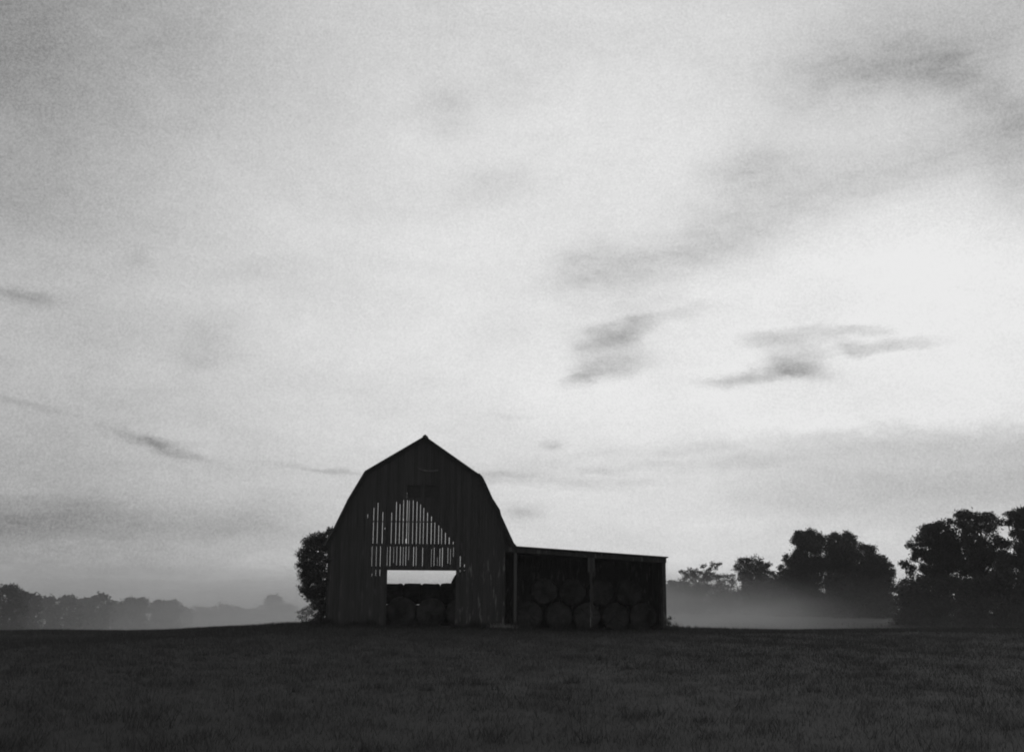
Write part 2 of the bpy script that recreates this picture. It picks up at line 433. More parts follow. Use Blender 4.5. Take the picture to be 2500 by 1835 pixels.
# rear wall, largely open
rh = []
env = [(596, 700), (640, 620), (709, 560), (760, 560), (900, 540), (1000, 540), (1120, 660), (1310, 850), (1345, 960), (1440, 1090)]
ex = [e[0] for e in env]; ey = [e[1] for e in env]
for x in range(596, 1440, 30):
    a = at(*z1(x, np.interp(x + 15, ex, ey) - 25), RD); b = at(*z1(x + 30, 1200), RD)
    rh.append((a.x, b.x, b.z, a.z))
a = at(*z1(730, 1090), RD); b = at(*z1(1345, 1210), RD)
rh.append((a.x, b.x, -5, b.z + .4))
mb = MB()
wall(mb, WL, WR, RD, 0.03, rh, lambda x: roof_z(x, 0.10), lambda x: gz(x, RD) - 0.3)
mb.build('back_wall', M_dark, barn, BO)
for x, s in ((WL, 1), (WR, -1)):
    mb = MB(); y = BD + .06
    while y < RD - .05:
        y2 = min(y + random.uniform(.17, .23), RD - .02)
        o = random.uniform(0, .012)
        xx = x + s * o
        mb.box(min(xx, xx + s * .03), max(xx, xx + s * .03), y, y2, min(gz(x, y), gz(x, BD)) - .3, roof_z(x, 0.12)); y = y2
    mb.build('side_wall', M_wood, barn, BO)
# roof: thin sheet following the gambrel profile
mb = MB(); k = len(profile); th = 0.055
prof_o = np.array(profile); nrm = []
for i in range(k):
    d = prof_o[min(i + 1, k - 1)] - prof_o[max(i - 1, 0)]; d /= np.linalg.norm(d); nrm.append((d[1], -d[0]))
prof_i = prof_o + np.array(nrm) * th
yy = [BD - .28 + j * (RD + .3 - BD + .28) / 8 for j in range(9)]
v = []; f = []
for y in yy:
    for p in prof_o: v.append((p[0], y, p[1] - 0.0))
    for p in prof_i: v.append((p[0], y, p[1]))
for j in range(8):
    for i in range(k - 1):
        a = j * 2 * k + i
        f.append([a, a + 1, a + 1 + 2 * k, a + 2 * k]); f.append([a + k, a + k + 2 * k, a + k + 1 + 2 * k, a + k + 1])
    for i in (0, k - 1):
        a = j * 2 * k + i; f.append([a, a + 2 * k, a + 3 * k, a + k])
for j in (0, 8):
    for i in range(k - 1):
        a = j * 2 * k + i; f.append([a, a + k, a + k + 1, a + 1])
mb.arr(v, f)
roof = mb.build('roof', M_tin, barn, BO)
mb = MB()
px_, pz_ = fz(1076, 74)
mb.prism([(px_ - .16, pz_ - .10), (px_, pz_ + .01), (px_ + .16, pz_ - .10), (px_ + .16, pz_ - .07), (px_, pz_ + .045), (px_ - .16, pz_ - .07)], BD - .30, RD + .32)
mb.build('ridge_cap', M_tin, roof, BO)
# barge boards along the front edge of the roof
mb = MB()
inner = prof_o + np.array(nrm) * (th + .003); inner2 = prof_o + np.array(nrm) * .24
for i in range(k - 1):
    mb.prism([tuple(inner[i]), tuple(inner[i + 1]), tuple(inner2[i + 1]), tuple(inner2[i])], BD - .10, BD - .07)
mb.build('barge_board', M_dark, barn, BO)
# girts and lintel behind and over the boards
for ya, yb, x0, x1, yo, t in [(735, 744, 590, 1500, .05, .09), (911, 931, 560, 1640, .05, .18), (1087, 1112, 330, 1680, .05, .16)]:
    zt, zb = fz(1000, ya)[1], fz(1000, yb)[1]
    mb = MB(); mb.box(fz(x0, ya)[0], fz(x1, ya)[0], BD + yo, BD + yo + t, zb, zt)
    mb.build('beam', M_dark, barn, BO)
mb = MB(); mb.box(DX0 - .15, DX1 + .15, BD - .045, BD - .005, DZ - .01, DZ + .19)
mb.build('lintel', M_wood, barn, BO)
for x in (DX0 - .16, DX1 + .02):
    mb = MB(); mb.box(x, x + .14, BD + .05, BD + .19, gz(x, BD) - .2, fz(1000, 1113)[1]); mb.build('door_post', M_dark, barn, BO)
# pale worn strip of boards high on the gable
mb = MB()
pts = [(1012, 312), (1040, 330), (1085, 342), (1130, 344), (1176, 338)]
for (a, b), (c, d) in zip(pts[:-1], pts[1:]):
    p, q = fz(a, b), fz(c, d)
    mb.prism([(p[0], p[1] - .09), (q[0], q[1] - .09), (q[0], q[1] + .02), (p[0], p[1] + .02)], BD - .03, BD - .004)
mb.build('trim_board', M_pale, barn, BO)
# inner frame posts
for y in (73.0, 76.0):
    for xx in (WL + .3, WR - .3):
        mb = MB(); mb.box(xx - .09, xx + .09, y, y + .18, gz(xx, y) - .2, roof_z(xx, .25)); mb.build('frame_post', M_dark, barn, BO)

# lean-to: part of the barn
def lz(x, y, D=BD): p = at(*z2(x, y), D); return p.x, p.z
LX1 = lz(1922, 700)[0]
DEP = 6.5
ra, rb = lz(262, 236), lz(1938, 354)
def shed_top(x): return ra[1] + (rb[1] - ra[1]) * (x - ra[0]) / (rb[0] - ra[0])
mb = MB()
x = WR + .002
while x < LX1 - .001:
    x2 = min(x + random.uniform(.18, .25), LX1); o = random.uniform(0, .012)
    mb.box(x, x2, BD + DEP + o, BD + DEP + o + .03, gz(x, BD + DEP) - .4, shed_top(x2) - .14); x = x2
y = BD + .16
while y < BD + DEP - .05:
    y2 = min(y + random.uniform(.18, .25), BD + DEP - .002); o = random.uniform(0, .012)
    mb.box(LX1 - .03 - o, LX1 - o, y, y2, min(gz(LX1, y), gz(LX1, BD)) - .5, shed_top(LX1) - .14); y = y2
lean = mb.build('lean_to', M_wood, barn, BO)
mb = MB()
mb.prism([(ra[0], shed_top(ra[0]) - .06), (rb[0], shed_top(rb[0]) - .06), (rb[0], shed_top(rb[0])), (ra[0], shed_top(ra[0]))], BD - .25, BD + DEP + .25)
mb.build('roof', M_tin, lean, BO)
mb = MB()
xa, xb = WR + .02, LX1 + .02
mb.prism([(xa, shed_top(xa) - .36), (xb, shed_top(xb) - .36), (xb, shed_top(xb) - .064), (xa, shed_top(xa) - .064)], BD - .04, BD - .005)
mb.build('fascia', M_wood, lean, BO)
mb = MB()
mb.prism([(WR + .002, shed_top(WR) - .45), (ra[0] - .05, shed_top(ra[0]) - .3), (ra[0] - .05, roof_z(ra[0] - .05, .10)), (WR + .002, roof_z(WR, .13))], BD + .22, BD + .25)
mb.build('eave_board', M_dark, lean, BO)
for i in range(1, 7):
    mb = MB(); yq = BD + i * DEP / 6.6
    mb.prism([(xa + .1, shed_top(xa + .1) - .25), (xb - .1, shed_top(xb - .1) - .25), (xb - .1, shed_top(xb - .1) - .064), (xa + .1, shed_top(xa + .1) - .064)], yq, yq + .05)
    mb.build('rafter', M_dark, lean, BO)
for a, b, m_ in ((244, 277, M_post), (1084, 1112, M_wood), (1882, 1921, M_wood)):
    x0, x1 = lz(a, 800)[0], lz(b, 800)[0]
    mb = MB(); mb.box(x0, x1, BD, BD + .15, gz((x0 + x1) / 2, BD) - .25, shed_top((x0 + x1) / 2) - .10); mb.build('post', m_, lean, BO)
for a, b in ((1060, 1082), (1114, 1134)):
    x0, x1 = lz(a, 440)[0], lz(b, 440)[0]
    mb = MB(); mb.box(x0, x1, BD + .01, BD + .06, lz(a, 522)[1], shed_top(x0) - .37); mb.build('bracket', M_post, lean, BO)

# ------------------------------------------------------------------ round hay bales
def bale_mesh(seed):
    r = np.random.default_rng(seed); seg, prof = 40, []
    L = 0.5
    for rr, yv in [(0.02, -L * 1.0), (.3, -L * 1.0), (.6, -L * 1.0), (.85, -L * .98), (.96, -L * .90), (1, -L * .7), (1, -.2), (1, .2), (1, L * .7), (.96, L * .90), (.85, L * .98), (.6, L), (.3, L), (.02, L)]:
        prof.append((rr, yv))
    v = []; f = []
    bump = r.normal(0, .016, (len(prof), seg)); sag = r.uniform(0, 6.28)
    for i, (rr, yv) in enumerate(prof):
        for j in range(seg):
            t = 2 * math.pi * j / seg
            q = rr * (1 + bump[i, j] * 1.2 + .012 * math.sin(3 * t + sag))
            v.append((q * math.cos(t), yv + bump[i, (j * 3) % seg] * .8, q * math.sin(t)))
    n = len(prof)
    for i in range(n - 1):
        for j in range(seg):
            f.append([i * seg + j, (i + 1) * seg + j, (i + 1) * seg + (j + 1) % seg, i * seg + (j + 1) % seg])
    f.append(list(range(seg))); f.append([(n - 1) * seg + j for j in range(seg)][::-1])
    # loose straws sticking out of rim and face
    nb = len(v)
    for _ in range(420):
        t = r.uniform(0, 6.28); face = r.random() < .4
        if face:
            q = r.uniform(.1, .95); p = np.array([q * math.cos(t), -L - .005, q * math.sin(t)]); d = np.array([r.normal(0, .4), -1, r.normal(0, .4)])
        else:
            p = np.array([.99 * math.cos(t), r.uniform(-L, L) * .9, .99 * math.sin(t)]); d = np.array([math.cos(t), r.normal(0, .6), math.sin(t)]) + r.normal(0, .5, 3)
        d = d / np.linalg.norm(d) * r.uniform(.03, .09); s_ = np.cross(d, r.normal(0, 1, 3)); s_ = s_ / np.linalg.norm(s_) * .006
        k = len(v); v += [tuple(p - s_), tuple(p + s_), tuple(p + d)]; f.append([k, k + 1, k + 2])
    me = bpy.data.meshes.new('round_hay_bale'); me.from_pydata(v, [], f); me.update(); me.materials.append(M_hay)
    return me
BM = [bale_mesh(s) for s in (1, 2, 3, 4)]
bcount = 0
def bale(x, y, z, R, L, label, group, rz=0.0):
    global bcount
    o = bpy.data.objects.new('round_hay_bale', BM[bcount % 4]); bcount += 1
    col.objects.link(o); o.location = (x, y, z); o.scale = (R, L, R)
    o.rotation_euler = Matrix.Rotation(rz, 3, 'Z').to_4x4().to_euler() if False else (0, random.uniform(0, 6.28), rz)
    o.rotation_mode = 'XYZ'
    o.matrix_world = Matrix.Translation((x, y, z)) @ Matrix.Rotation(rz, 4, 'Z') @ Matrix.Rotation(random.uniform(0, 6.28), 4, 'Y') @ Matrix.Diagonal((R * random.uniform(.95, 1.03), L, R * random.uniform(.95, 1.01), 1))
    return tag(o, label, 'hay bale', group)
GA = 'round hay bales stacked under the lean-to'
xl = [415, 730, 1040, 1352, 1662]
Rb = (lz(1662, 900)[0] - lz(415, 900)[0]) / 8 * .99
lab_low = ['round hay bale on the ground just right of the lean-to\'s first post', 'round hay bale, second from the left in the lean-to\'s bottom row',
           'round hay bale on the ground directly behind the middle lean-to post', 'round hay bale, second from the right in the lean-to\'s bottom row', 'round hay bale, rightmost of the lean-to\'s bottom row, by its end wall']
lab_up = ['round hay bale, leftmost of the upper row under the lean-to roof', 'round hay bale on the upper row, just left of the middle lean-to post',
          'round hay bale on the upper row, just right of the middle lean-to post', 'round hay bale, rightmost of the upper row under the lean-to roof']
cl = []
for i, xx in enumerate(xl):
    X_ = lz(xx, 900, BD + 3.1)[0]; z_ = gz(X_, BD + 3.1) + Rb * .98
    cl.append((X_, z_)); bale(X_, BD + 3.1 + random.uniform(-.12, .12), z_, Rb, 1.5, lab_low[i], GA, random.uniform(-.05, .05))
for i in range(4):
    X_ = (cl[i][0] + cl[i + 1][0]) / 2; z_ = (cl[i][1] + cl[i + 1][1]) / 2 + Rb * 1.74
    bale(X_, BD + 3.1 + random.uniform(-.15, .15), z_, Rb, 1.5, lab_up[i], GA, random.uniform(-.05, .05))
GB = 'round hay bales in the barn doorway'
for i, (xx, lab) in enumerate(((893, 'round hay bale standing in the barn doorway, the left one at the front'), (1122, 'round hay bale standing in the barn doorway, the right one at the front'))):
    X_ = fz(xx, 1400, BD + 2.0)[0]; bale(X_, BD + 2.0, gz(X_, BD + 2.0) + .85, .87, 1.4, lab, GB, random.uniform(-.06, .06))
X_ = fz(1352, 1400, BD + 2.0)[0]
bale(X_, BD + 2.0, gz(X_, BD + 2.0) + .85, .87, 1.4, 'round hay bale half hidden behind the right door post of the barn', GB)
tz = at(*z1(1000, 1217), BD + 4.2).z
X0 = at(*z1(775, 1217), BD + 4.2).x; X1_ = at(*z1(1310, 1217), BD + 4.2).x
g0 = gz((X0 + X1_) / 2, BD + 4.2)
Rs = (tz - g0) / 4
names4 = ['leftmost', 'second from the left', 'second from the right', 'rightmost']
for i in range(4):
    X_ = X0 + (i + .42) * (X1_ - X0) / 3.75
    for k_ in range(2):
        bale(X_, BD + 4.2, g0 + Rs * (1 + 2 * k_) + random.uniform(-.012, .012) - .01, Rs, (X1_ - X0) / 3.75 * .99,
             'hay bale lying sideways behind the doorway bales, %s in the %s' % (names4[i], ('bottom layer', 'top layer')[k_]), 'hay bales lying sideways behind the doorway', rad(90))
p = at(*z1(1392, 1310), BD + 3.0)
bale(p.x, BD + 2.6, gz(p.x, BD + 2.6) + .85 + 1.55, .95, 1.2, 'round hay bale rising above the others at the right end of the doorway', GB)

# ------------------------------------------------------------------ foliage
def leaves_from(lobes, size, dens, r, spread=0.28, aspect=1.35):
    """lobes: (x, y, z, R, squash); returns (n, 4, 3) leaf quads clumped over the lobes"""
    out = []
    for (x, y, z, R, sq) in lobes:
        n = int(dens * 30 * R * R / (size * size)) + 20
        nc = max(8, int(n / 26))
        d = r.normal(0, 1, (nc, 3)); d /= np.linalg.norm(d, axis=1)[:, None]
        rr = R * r.uniform(.15, 1.0, nc) ** .45 * r.uniform(.85, 1.08, nc)
        rr = np.where(r.random(nc) < .10, rr * r.uniform(1.1, 1.45, nc), rr)
        cc = d * rr[:, None]
        idx = r.integers(0, nc, n)
        p = cc[idx] + r.normal(0, 1, (n, 3)) * (R * spread * .5 + size * .5) * np.array([1, 1, .75])
        p[:, 2] *= sq
        p += np.array([x, y, z])
        u = r.normal(0, 1, (n, 3)); u[:, 2] -= .35; u /= np.linalg.norm(u, axis=1)[:, None]
        w = np.cross(u, r.normal(0, 1, (n, 3))); w /= np.linalg.norm(w, axis=1)[:, None]
        s = size * r.uniform(.55, 1.25, n)[:, None]
        u = u * s * aspect; w = w * s * .5
        nb = np.cross(u, w) * .25 / size
        out.append(np.stack([p - u * .5, p + w * .5 + nb, p + u * .5, p - w * .5 + nb], 1))
    return np.concatenate(out)
def tree(name, base, lobes, label, cat, group, leaf=.26, dens=1.0, seed=0, trunk_r=None, m_=None, spread=.28, parts=('trunk', 'crown'), split=None):
    """lobes: world (x, y, z, R, squash)"""
    r = np.random.default_rng(seed)
    t = empty(name, base, label, cat, group)
    L = np.array(lobes, float); top = L[:, 2].max(); H = top - base[2]
    trunk_r = trunk_r or max(.06, H * .022)
    mb = MB(); bx, by, bz = base
    fork = bz + H * .42
    mb.tube([(bx, by, bz - .3), (bx + .05 * r.normal(), by, bz + H * .1), (bx + .02 * H * r.normal(), by + .02 * H * r.normal(), fork), (bx + .03 * H * r.normal(), by, bz + H * .8)],
            [trunk_r * 1.35, trunk_r, trunk_r * .75, trunk_r * .25], 9)
    for (x, y, z, R, sq) in lobes:
        f0 = np.array([bx, by, bz + H * r.uniform(.22, .5)]); e = np.array([x, y, z]) + r.normal(0, .15, 3) * R
        if e[2] < f0[2]: f0[2] = bz + max(.1, (e[2] - bz) * .5)
        mid = (f0 + e) / 2 + r.normal(0, .06, 3) * np.linalg.norm(e - f0); mid[2] += .06 * H
        mb.tube([f0, mid, e], [trunk_r * .42, trunk_r * .25, trunk_r * .06], 5)
        for _ in range(3):
            d = r.normal(0, 1, 3); d[2] = abs(d[2]) * .6; d = d / np.linalg.norm(d) * R * .9
            mb.tube([e, e + d * .5 + r.normal(0, .05, 3) * R, e + d], [trunk_r * .08, trunk_r * .05, trunk_r * .02], 4)
    mb.build(parts[0], M_bark, t, base)
    q = leaves_from(lobes, leaf, dens, r, spread) - np.array(base)
    me = fast_mesh(parts[1], q, 4)
    link(parts[1], me, m_ or M_leaf, t)
    return t
def lob(conv, D, pts, depth, r, fill=2):
    """measured lobes (x, y, radius on an enlargement) to world lobes, spread in depth around D"""
    k = {z1: 3.1767, z3: 4.502, z4: 4.589, z5: 2.814}[conv]
    out = []
    for q in pts:
        x, y, R = q[:3]
        for j in range(fill if R > 60 else 1):
            dd_ = r.uniform(-depth, depth) if j else r.uniform(-.3, .3) * depth
            p = at(*conv(x, y), D + dd_)
            s = R / k / F0 * D * (1 if j == 0 else r.uniform(.75, .95))
            out.append((p.x, p.y, p.z, s, q[3] if len(q) > 3 else .9))
    return out
def grown(name, conv, D, bx_px, pts, depth, label, cat, group, seed, skirt=1, **kw):
    r = np.random.default_rng(seed + 100)
    lobes = lob(conv, D, pts, depth, r)
    b = at(*conv(bx_px, 1000), D)
    lx = [q[0] for q in lobes]; x0, x1 = min(lx), max(lx)
    if skirt:
        n = max(3, int((x1 - x0) / 1.5))
        for i in range(n):
            xx = x0 + (x1 - x0) * (i + r.uniform(.2, .8)) / n; yy = D + r.uniform(-1.5, 1.5); R = r.uniform(.9, 1.5) * (1.35 if skirt == 4 else 1)
            for zz in (.6, 1.9, 3.1, 4.2)[:skirt]: lobes.append((xx + r.uniform(-.4, .4), yy, gz(xx, yy) + zz * r.uniform(.8, 1.15), R, .9))
    return tree(name, (b.x, D, gz(b.x, D) - .05), lobes, label, cat, group, seed=seed, **kw)
GT = 'trees at the right edge of the field'
# right-hand group, from the frame edge inward
grown('broadleaf_tree', z4, 132, 1080, [(812, 592, 55), (740, 825, 58), (980, 430, 70), (1060, 420, 75), (1150, 390, 70), (950, 540, 95), (1100, 560, 120), (880, 680, 70), (830, 740, 50), (1000, 720, 110), (1160, 720, 110), (820, 850, 45), (790, 910, 38),
      (960, 860, 70), (1100, 900, 120), (1240, 330, 45), (1240, 500, 100), (1250, 800, 120), (1200, 1010, 120), (1290, 650, 85), (1260, 590, 75), (1330, 740, 80)], 3.0,
      'tall dark broadleaf tree with a ragged left edge, right of the sky gap', 'tree', GT, 11, dens=1.7, leaf=.22)
grown('broadleaf_tree', z4, 129, 1540, [(1350, 260, 70), (1440, 270, 62), (1370, 360, 90), (1530, 300, 62), (1610, 290, 65), (1690, 290, 62), (1560, 400, 100), (1450, 470, 100), (1700, 400, 75), (1780, 330, 45), (1400, 560, 90), (1580, 560, 95), (1480, 680, 110),
      (1640, 680, 95), (1760, 560, 85), (1840, 590, 70), (1560, 830, 140), (1760, 740, 110), (1420, 860, 120), (1650, 980, 130)], 3.2,
      'tallest dark tree of the right group, its crown pierced by small sky holes', 'tree', GT, 12, dens=1.15, leaf=.22)
grown('broadleaf_tree', z4, 122, 2120, [(1910, 250, 60), (1980, 270, 65), (2050, 240, 75), (1900, 330, 60), (2010, 380, 80), (2100, 330, 100), (2180, 300, 90), (1960, 470, 55), (2080, 500, 95), (2200, 480, 110), (2020, 620, 75), (2130, 680, 130), (2250, 650, 110), (2000, 780, 110), (2140, 880, 150), (1830, 830, 95), (1880, 720, 70), (1800, 920, 100)], 3.0,
      'dark tree cut off by the right edge of the picture', 'tree', GT, 13, dens=1.5, leaf=.22)
grown('broadleaf_tree', z3, 176, 1690, [(1580, 480, 65), (1690, 462, 62), (1770, 480, 58), (1830, 520, 50), (1550, 540, 55), (1640, 570, 100), (1760, 600, 110), (1590, 700, 95), (1440, 730, 42), (1500, 790, 70), (1400, 840, 40), (1390, 890, 30), (1640, 830, 130), (1780, 800, 120), (1500, 930, 110), (1700, 1000, 150), (1580, 1120, 120)], 3.5,
      'big round-topped dark tree rising left of the twin crown', 'tree', GT, 14, dens=1.9, leaf=.24)
grown('broadleaf_tree', z3, 172, 2010, [(1920, 520, 58), (1985, 490, 55), (2050, 530, 45), (2100, 480, 58), (2160, 520, 50), (2190, 570, 45), (1950, 620, 100), (2080, 620, 110), (2180, 700, 90), (1920, 780, 110), (2050, 800, 130), (2170, 860, 110), (1960, 980, 140), (2130, 1040, 150), (2000, 1150, 130)], 3.5,
      'big dark tree with a notched twin crown, next to the round-topped one', 'tree', GT, 15, dens=1.9, leaf=.24)
grown('broadleaf_tree', z4, 165, 400, [(235, 620, 50), (300, 650, 60), (365, 650, 48), (420, 750, 60), (480, 770, 55), (330, 780, 110), (550, 840, 52), (590, 890, 40), (450, 880, 110), (570, 960, 60), (300, 960, 140), (480, 1060, 120), (590, 1080, 50), (350, 1150, 130), (520, 1220, 110), (200, 1100, 140)], 3.2,
      'sloping dark tree falling away towards the sky gap', 'tree', GT, 16, dens=1.9, leaf=.24)
grown('broadleaf_tree', z3, 214, 1040, [(900, 810, 48), (960, 780, 55), (1040, 765, 60), (1130, 765, 60), (1190, 800, 50), (1235, 800, 36), (920, 870, 60), (1050, 850, 95), (1160, 860, 70), (1260, 870, 48), (1310, 910, 40), (1000, 950, 100), (1160, 960, 100), (1060, 1060, 110)], 3.0,
      'smaller dome-shaped hazy tree standing apart behind the mist', 'tree', GT, 17, skirt=4, leaf=.30)
grown('scrubby_tree', z3, 235, 460, [(280, 870, 20), (320, 895, 22), (380, 870, 36), (440, 870, 34), (520, 830, 20), (545, 805, 16), (600, 850, 26), (640, 800, 30), (690, 800, 24), (715, 790, 14), (620, 900, 40), (340, 915, 48), (420, 905, 50), (540, 915, 48), (480, 890, 34), (640, 940, 44), (665, 840, 18), (690, 960, 40), (580, 870, 22), (300, 960, 48), (400, 950, 60), (500, 940, 56), (590, 960, 50), (350, 1040, 80), (520, 1050, 90)], 2.6,
      'low scrubby tree with thin twigs poking from its top, next to the lean-to', 'tree', GT, 18, skirt=4, leaf=.28, dens=.9)
GS = 'shrubs along the far field edge'
for i, (conv, D, xx, pts, lab) in enumerate([
    (z3, 240, 780, [(690, 935, 28), (740, 925, 26), (790, 940, 30), (840, 930, 32), (730, 1010, 60), (830, 1010, 60)], 'low hazy shrub filling the dip between scrubby tree and dome-shaped tree'),
    (z3, 225, 190, [(165, 1000, 34), (210, 995, 36), (180, 1060, 60), (250, 1060, 70)], 'hazy shrub peeping out beside the lean-to\'s right end'),
    (z3, 190, 1340, [(1300, 960, 50), (1370, 950, 45), (1340, 1040, 100), (1440, 1050, 90), (1250, 1060, 80), (1340, 1130, 110)], 'dark shrub at the foot of the round-topped tree'),
    (z4, 126, 760, [(690, 1030, 30), (740, 1000, 42), (800, 980, 48), (720, 1090, 70), (840, 1070, 90), (760, 1200, 110), (880, 1220, 110)], 'dark bush under the sky gap between the tall trees'),
    (z4, 124, 1080, [(920, 990, 70), (1010, 1000, 80), (1120, 1040, 100), (960, 1130, 120), (1120, 1200, 130), (1000, 1300, 130)], 'dark bush below the ragged-edged tall tree'),
    (z4, 121, 1500, [(1300, 1040, 110), (1420, 1060, 120), (1560, 1060, 110), (1400, 1220, 140), (1560, 1240, 140), (1300, 1260, 120)], 'dark bush below the tallest tree'),
    (z4, 118, 1900, [(1720, 1000, 120), (1860, 980, 130), (2010, 1000, 130), (1800, 1180, 150), (1960, 1200, 150), (2100, 1150, 150)], 'broad dark bush at the right picture edge'),
    (z4, 160, 300, [(120, 1220, 110), (260, 1260, 120), (420, 1260, 120), (560, 1290, 90), (-20, 1240, 110)], 'low dark bush below the sloping tree'),
    (z3, 168, 1900, [(1760, 1180, 110), (1900, 1200, 120), (2040, 1200, 120), (1640, 1200, 110)], 'low dark bush below the twin-crowned tree')]):
    grown('field_shrub', conv, D, xx, pts, 2.0, lab, 'shrub', GS, 40 + i, skirt=3 if D < 180 else 4, leaf=.27, parts=('stem', 'leaves'))

# far valley trees on the left, fading into the mist
GL = 'misty trees in the valley on the left'
LEFT = [  # x, top y, half width on the enlargement, distance
    (-60, 270, 70, 235), (60, 250, 95, 240), (150, 295, 50, 262), (230, 312, 45, 285), (340, 335, 75, 310), (470, 325, 75, 325), (590, 336, 65, 345), (690, 310, 62, 350), (790, 365, 55, 385),
    (890, 343, 70, 400), (970, 342, 40, 410), (1080, 360, 62, 440), (1180, 358, 62, 450), (1270, 405, 50, 520), (1390, 398, 80, 620), (1530, 380, 95, 640), (1640, 408, 60, 680), (1730, 415, 55, 720), (1880, 322, 72, 700), (1985, 385, 50, 730)]
LL = ['dark hazy tree cut by the left picture edge', 'tallest and darkest of the misty valley trees, with a broad flat top', 'small hazy tree leaning on the flat-topped tallest one',
      'narrow hazy tree with a pointed top right of the flat-topped one', 'broad low hazy tree between a pointed tree and a rounder one', 'broad round hazy tree left of the dip before the blocky crown', 'low hazy tree just left of the blocky crown',
      'hazy tree with a blocky crown standing above its row', 'low hazy tree in the dip right of the blocky crown', 'wide hazy tree in the middle of the misty row', 'slim hazy tree touching the wide middle tree',
      'pale hazy tree with a jagged top, left of its near twin', 'pale hazy tree where the row steps down', 'low pale tree just below the step in the row', 'pale wide tree left of the broadest pale one', 'broadest pale tree before the barn, half lost in mist',
      'very pale low tree right of the broadest pale one', 'very pale low tree at the foot of the lone round tree', 'lone round tree almost lost in mist near the barn', 'faintest tree, beside the barn\'s vine']
for i, ((x, ty, hw, D), lab) in enumerate(zip(LEFT, LL)):
    r = np.random.default_rng(300 + i)
    k = 2.814; top = at(*z5(x, ty), D); hwm = hw / k / F0 * D
    b = gz(top.x, D); H = top.z - b
    lobes = []
    for j in range(10):
        t = r.uniform(-1, 1); a = math.sqrt(max(0, 1 - t * t))
        R = hwm * r.uniform(.16, .40)
        zt = top.z - R * .9 - (1 - a) * hwm * .95 - r.uniform(0, .2) * hwm
        lobes.append((top.x + t * hwm * .78, D + r.uniform(-.6, .6) * hwm, zt, R, .9))
    lobes.append((top.x + r.uniform(-.2, .2) * hwm, D, top.z - hwm * .36, hwm * .38, .9))
    for j in range(7):
        t = r.uniform(-.95, .95); a = math.sqrt(1 - t * t); R = hwm * r.uniform(.07, .16)
        lobes.append((top.x + t * hwm * .9, D + r.uniform(-.4, .4) * hwm, top.z - (1 - a) * hwm * .95 - R * r.uniform(.2, 1.2), R, .9))
    zz = top.z - hwm * .72
    while zz > b:                                              # full-bodied crown down to the undergrowth
        for q_ in (-.62, 0, .62):
            lobes.append((top.x + (q_ + r.uniform(-.2, .2)) * hwm, D + r.uniform(-.6, .6) * hwm, zz - abs(q_) * hwm * .55 - r.uniform(0, .2) * hwm, hwm * r.uniform(.42, .54), 1.0))
        zz -= hwm * .6
    tree('valley_tree', (top.x, D, b - .1), lobes, lab, 'tree', GL, leaf=.0023 * D, dens=.9, spread=.4, seed=500 + i)

# vine over the barn's left side
r = np.random.default_rng(77)
vl = []
for x, y, R in [(300, 850, 38), (345, 815, 26), (250, 868, 45), (195, 885, 45), (160, 905, 34), (300, 930, 60), (230, 950, 75), (150, 975, 45), (120, 1010, 30), (180, 1040, 75), (270, 1050, 70), (118, 1080, 26), (150, 1110, 50), (210, 1140, 80), (280, 1180, 60),
                (125, 1150, 28), (150, 1200, 46), (220, 1240, 75), (140, 1265, 34), (180, 1300, 52), (250, 1330, 62), (220, 1385, 40), (280, 1430, 45), (260, 1490, 45), (290, 1380, 40), (300, 1270, 40), (230, 1530, 40), (290, 1530, 40)]:
    for j in range(3):
        D = BD + .5 + j * 1.7 + r.uniform(-.4, .4)
        p = at(*z1(x, y), D)
        vl.append((p.x, D, p.z, R * (1.04 if x > 140 else .95) / 3.1767 / F0 * D * (1 if j == 0 else .95), 1.0))
vb = (WL - .35, BD + .8, gz(WL - .35, BD + .8) - .05)
t = empty('climbing_vine', vb, 'dense leafy vine bulging from the barn\'s left side wall up to the eave', 'vine')
mb = MB()
for i in range(7):
    y = BD + .4 + i * .75; zt = r.uniform(3.6, 5.2)
    pts = [(WL - .12 - .1 * math.sin(k_ * 1.7 + i), y + .15 * math.sin(k_ * 2.1 + i), vb[2] + zt * k_ / 6) for k_ in range(7)]
    mb.tube(pts, [.06 - .007 * k_ for k_ in range(7)], 6)
    for k_ in range(2, 7):
        e = np.array(pts[k_]); mb.tube([e, e + np.array([-.6, r.normal(0, .3), .2]), e + np.array([-1.1 - r.random() * .4, r.normal(0, .5), .1])], [.02, .014, .005], 4)
mb.build('stem', M_bark, t, vb)
q = leaves_from(vl, .11, .6, r, .34) - np.array(vb)
link('leaves', fast_mesh('leaves', q, 4), M_vine, t)
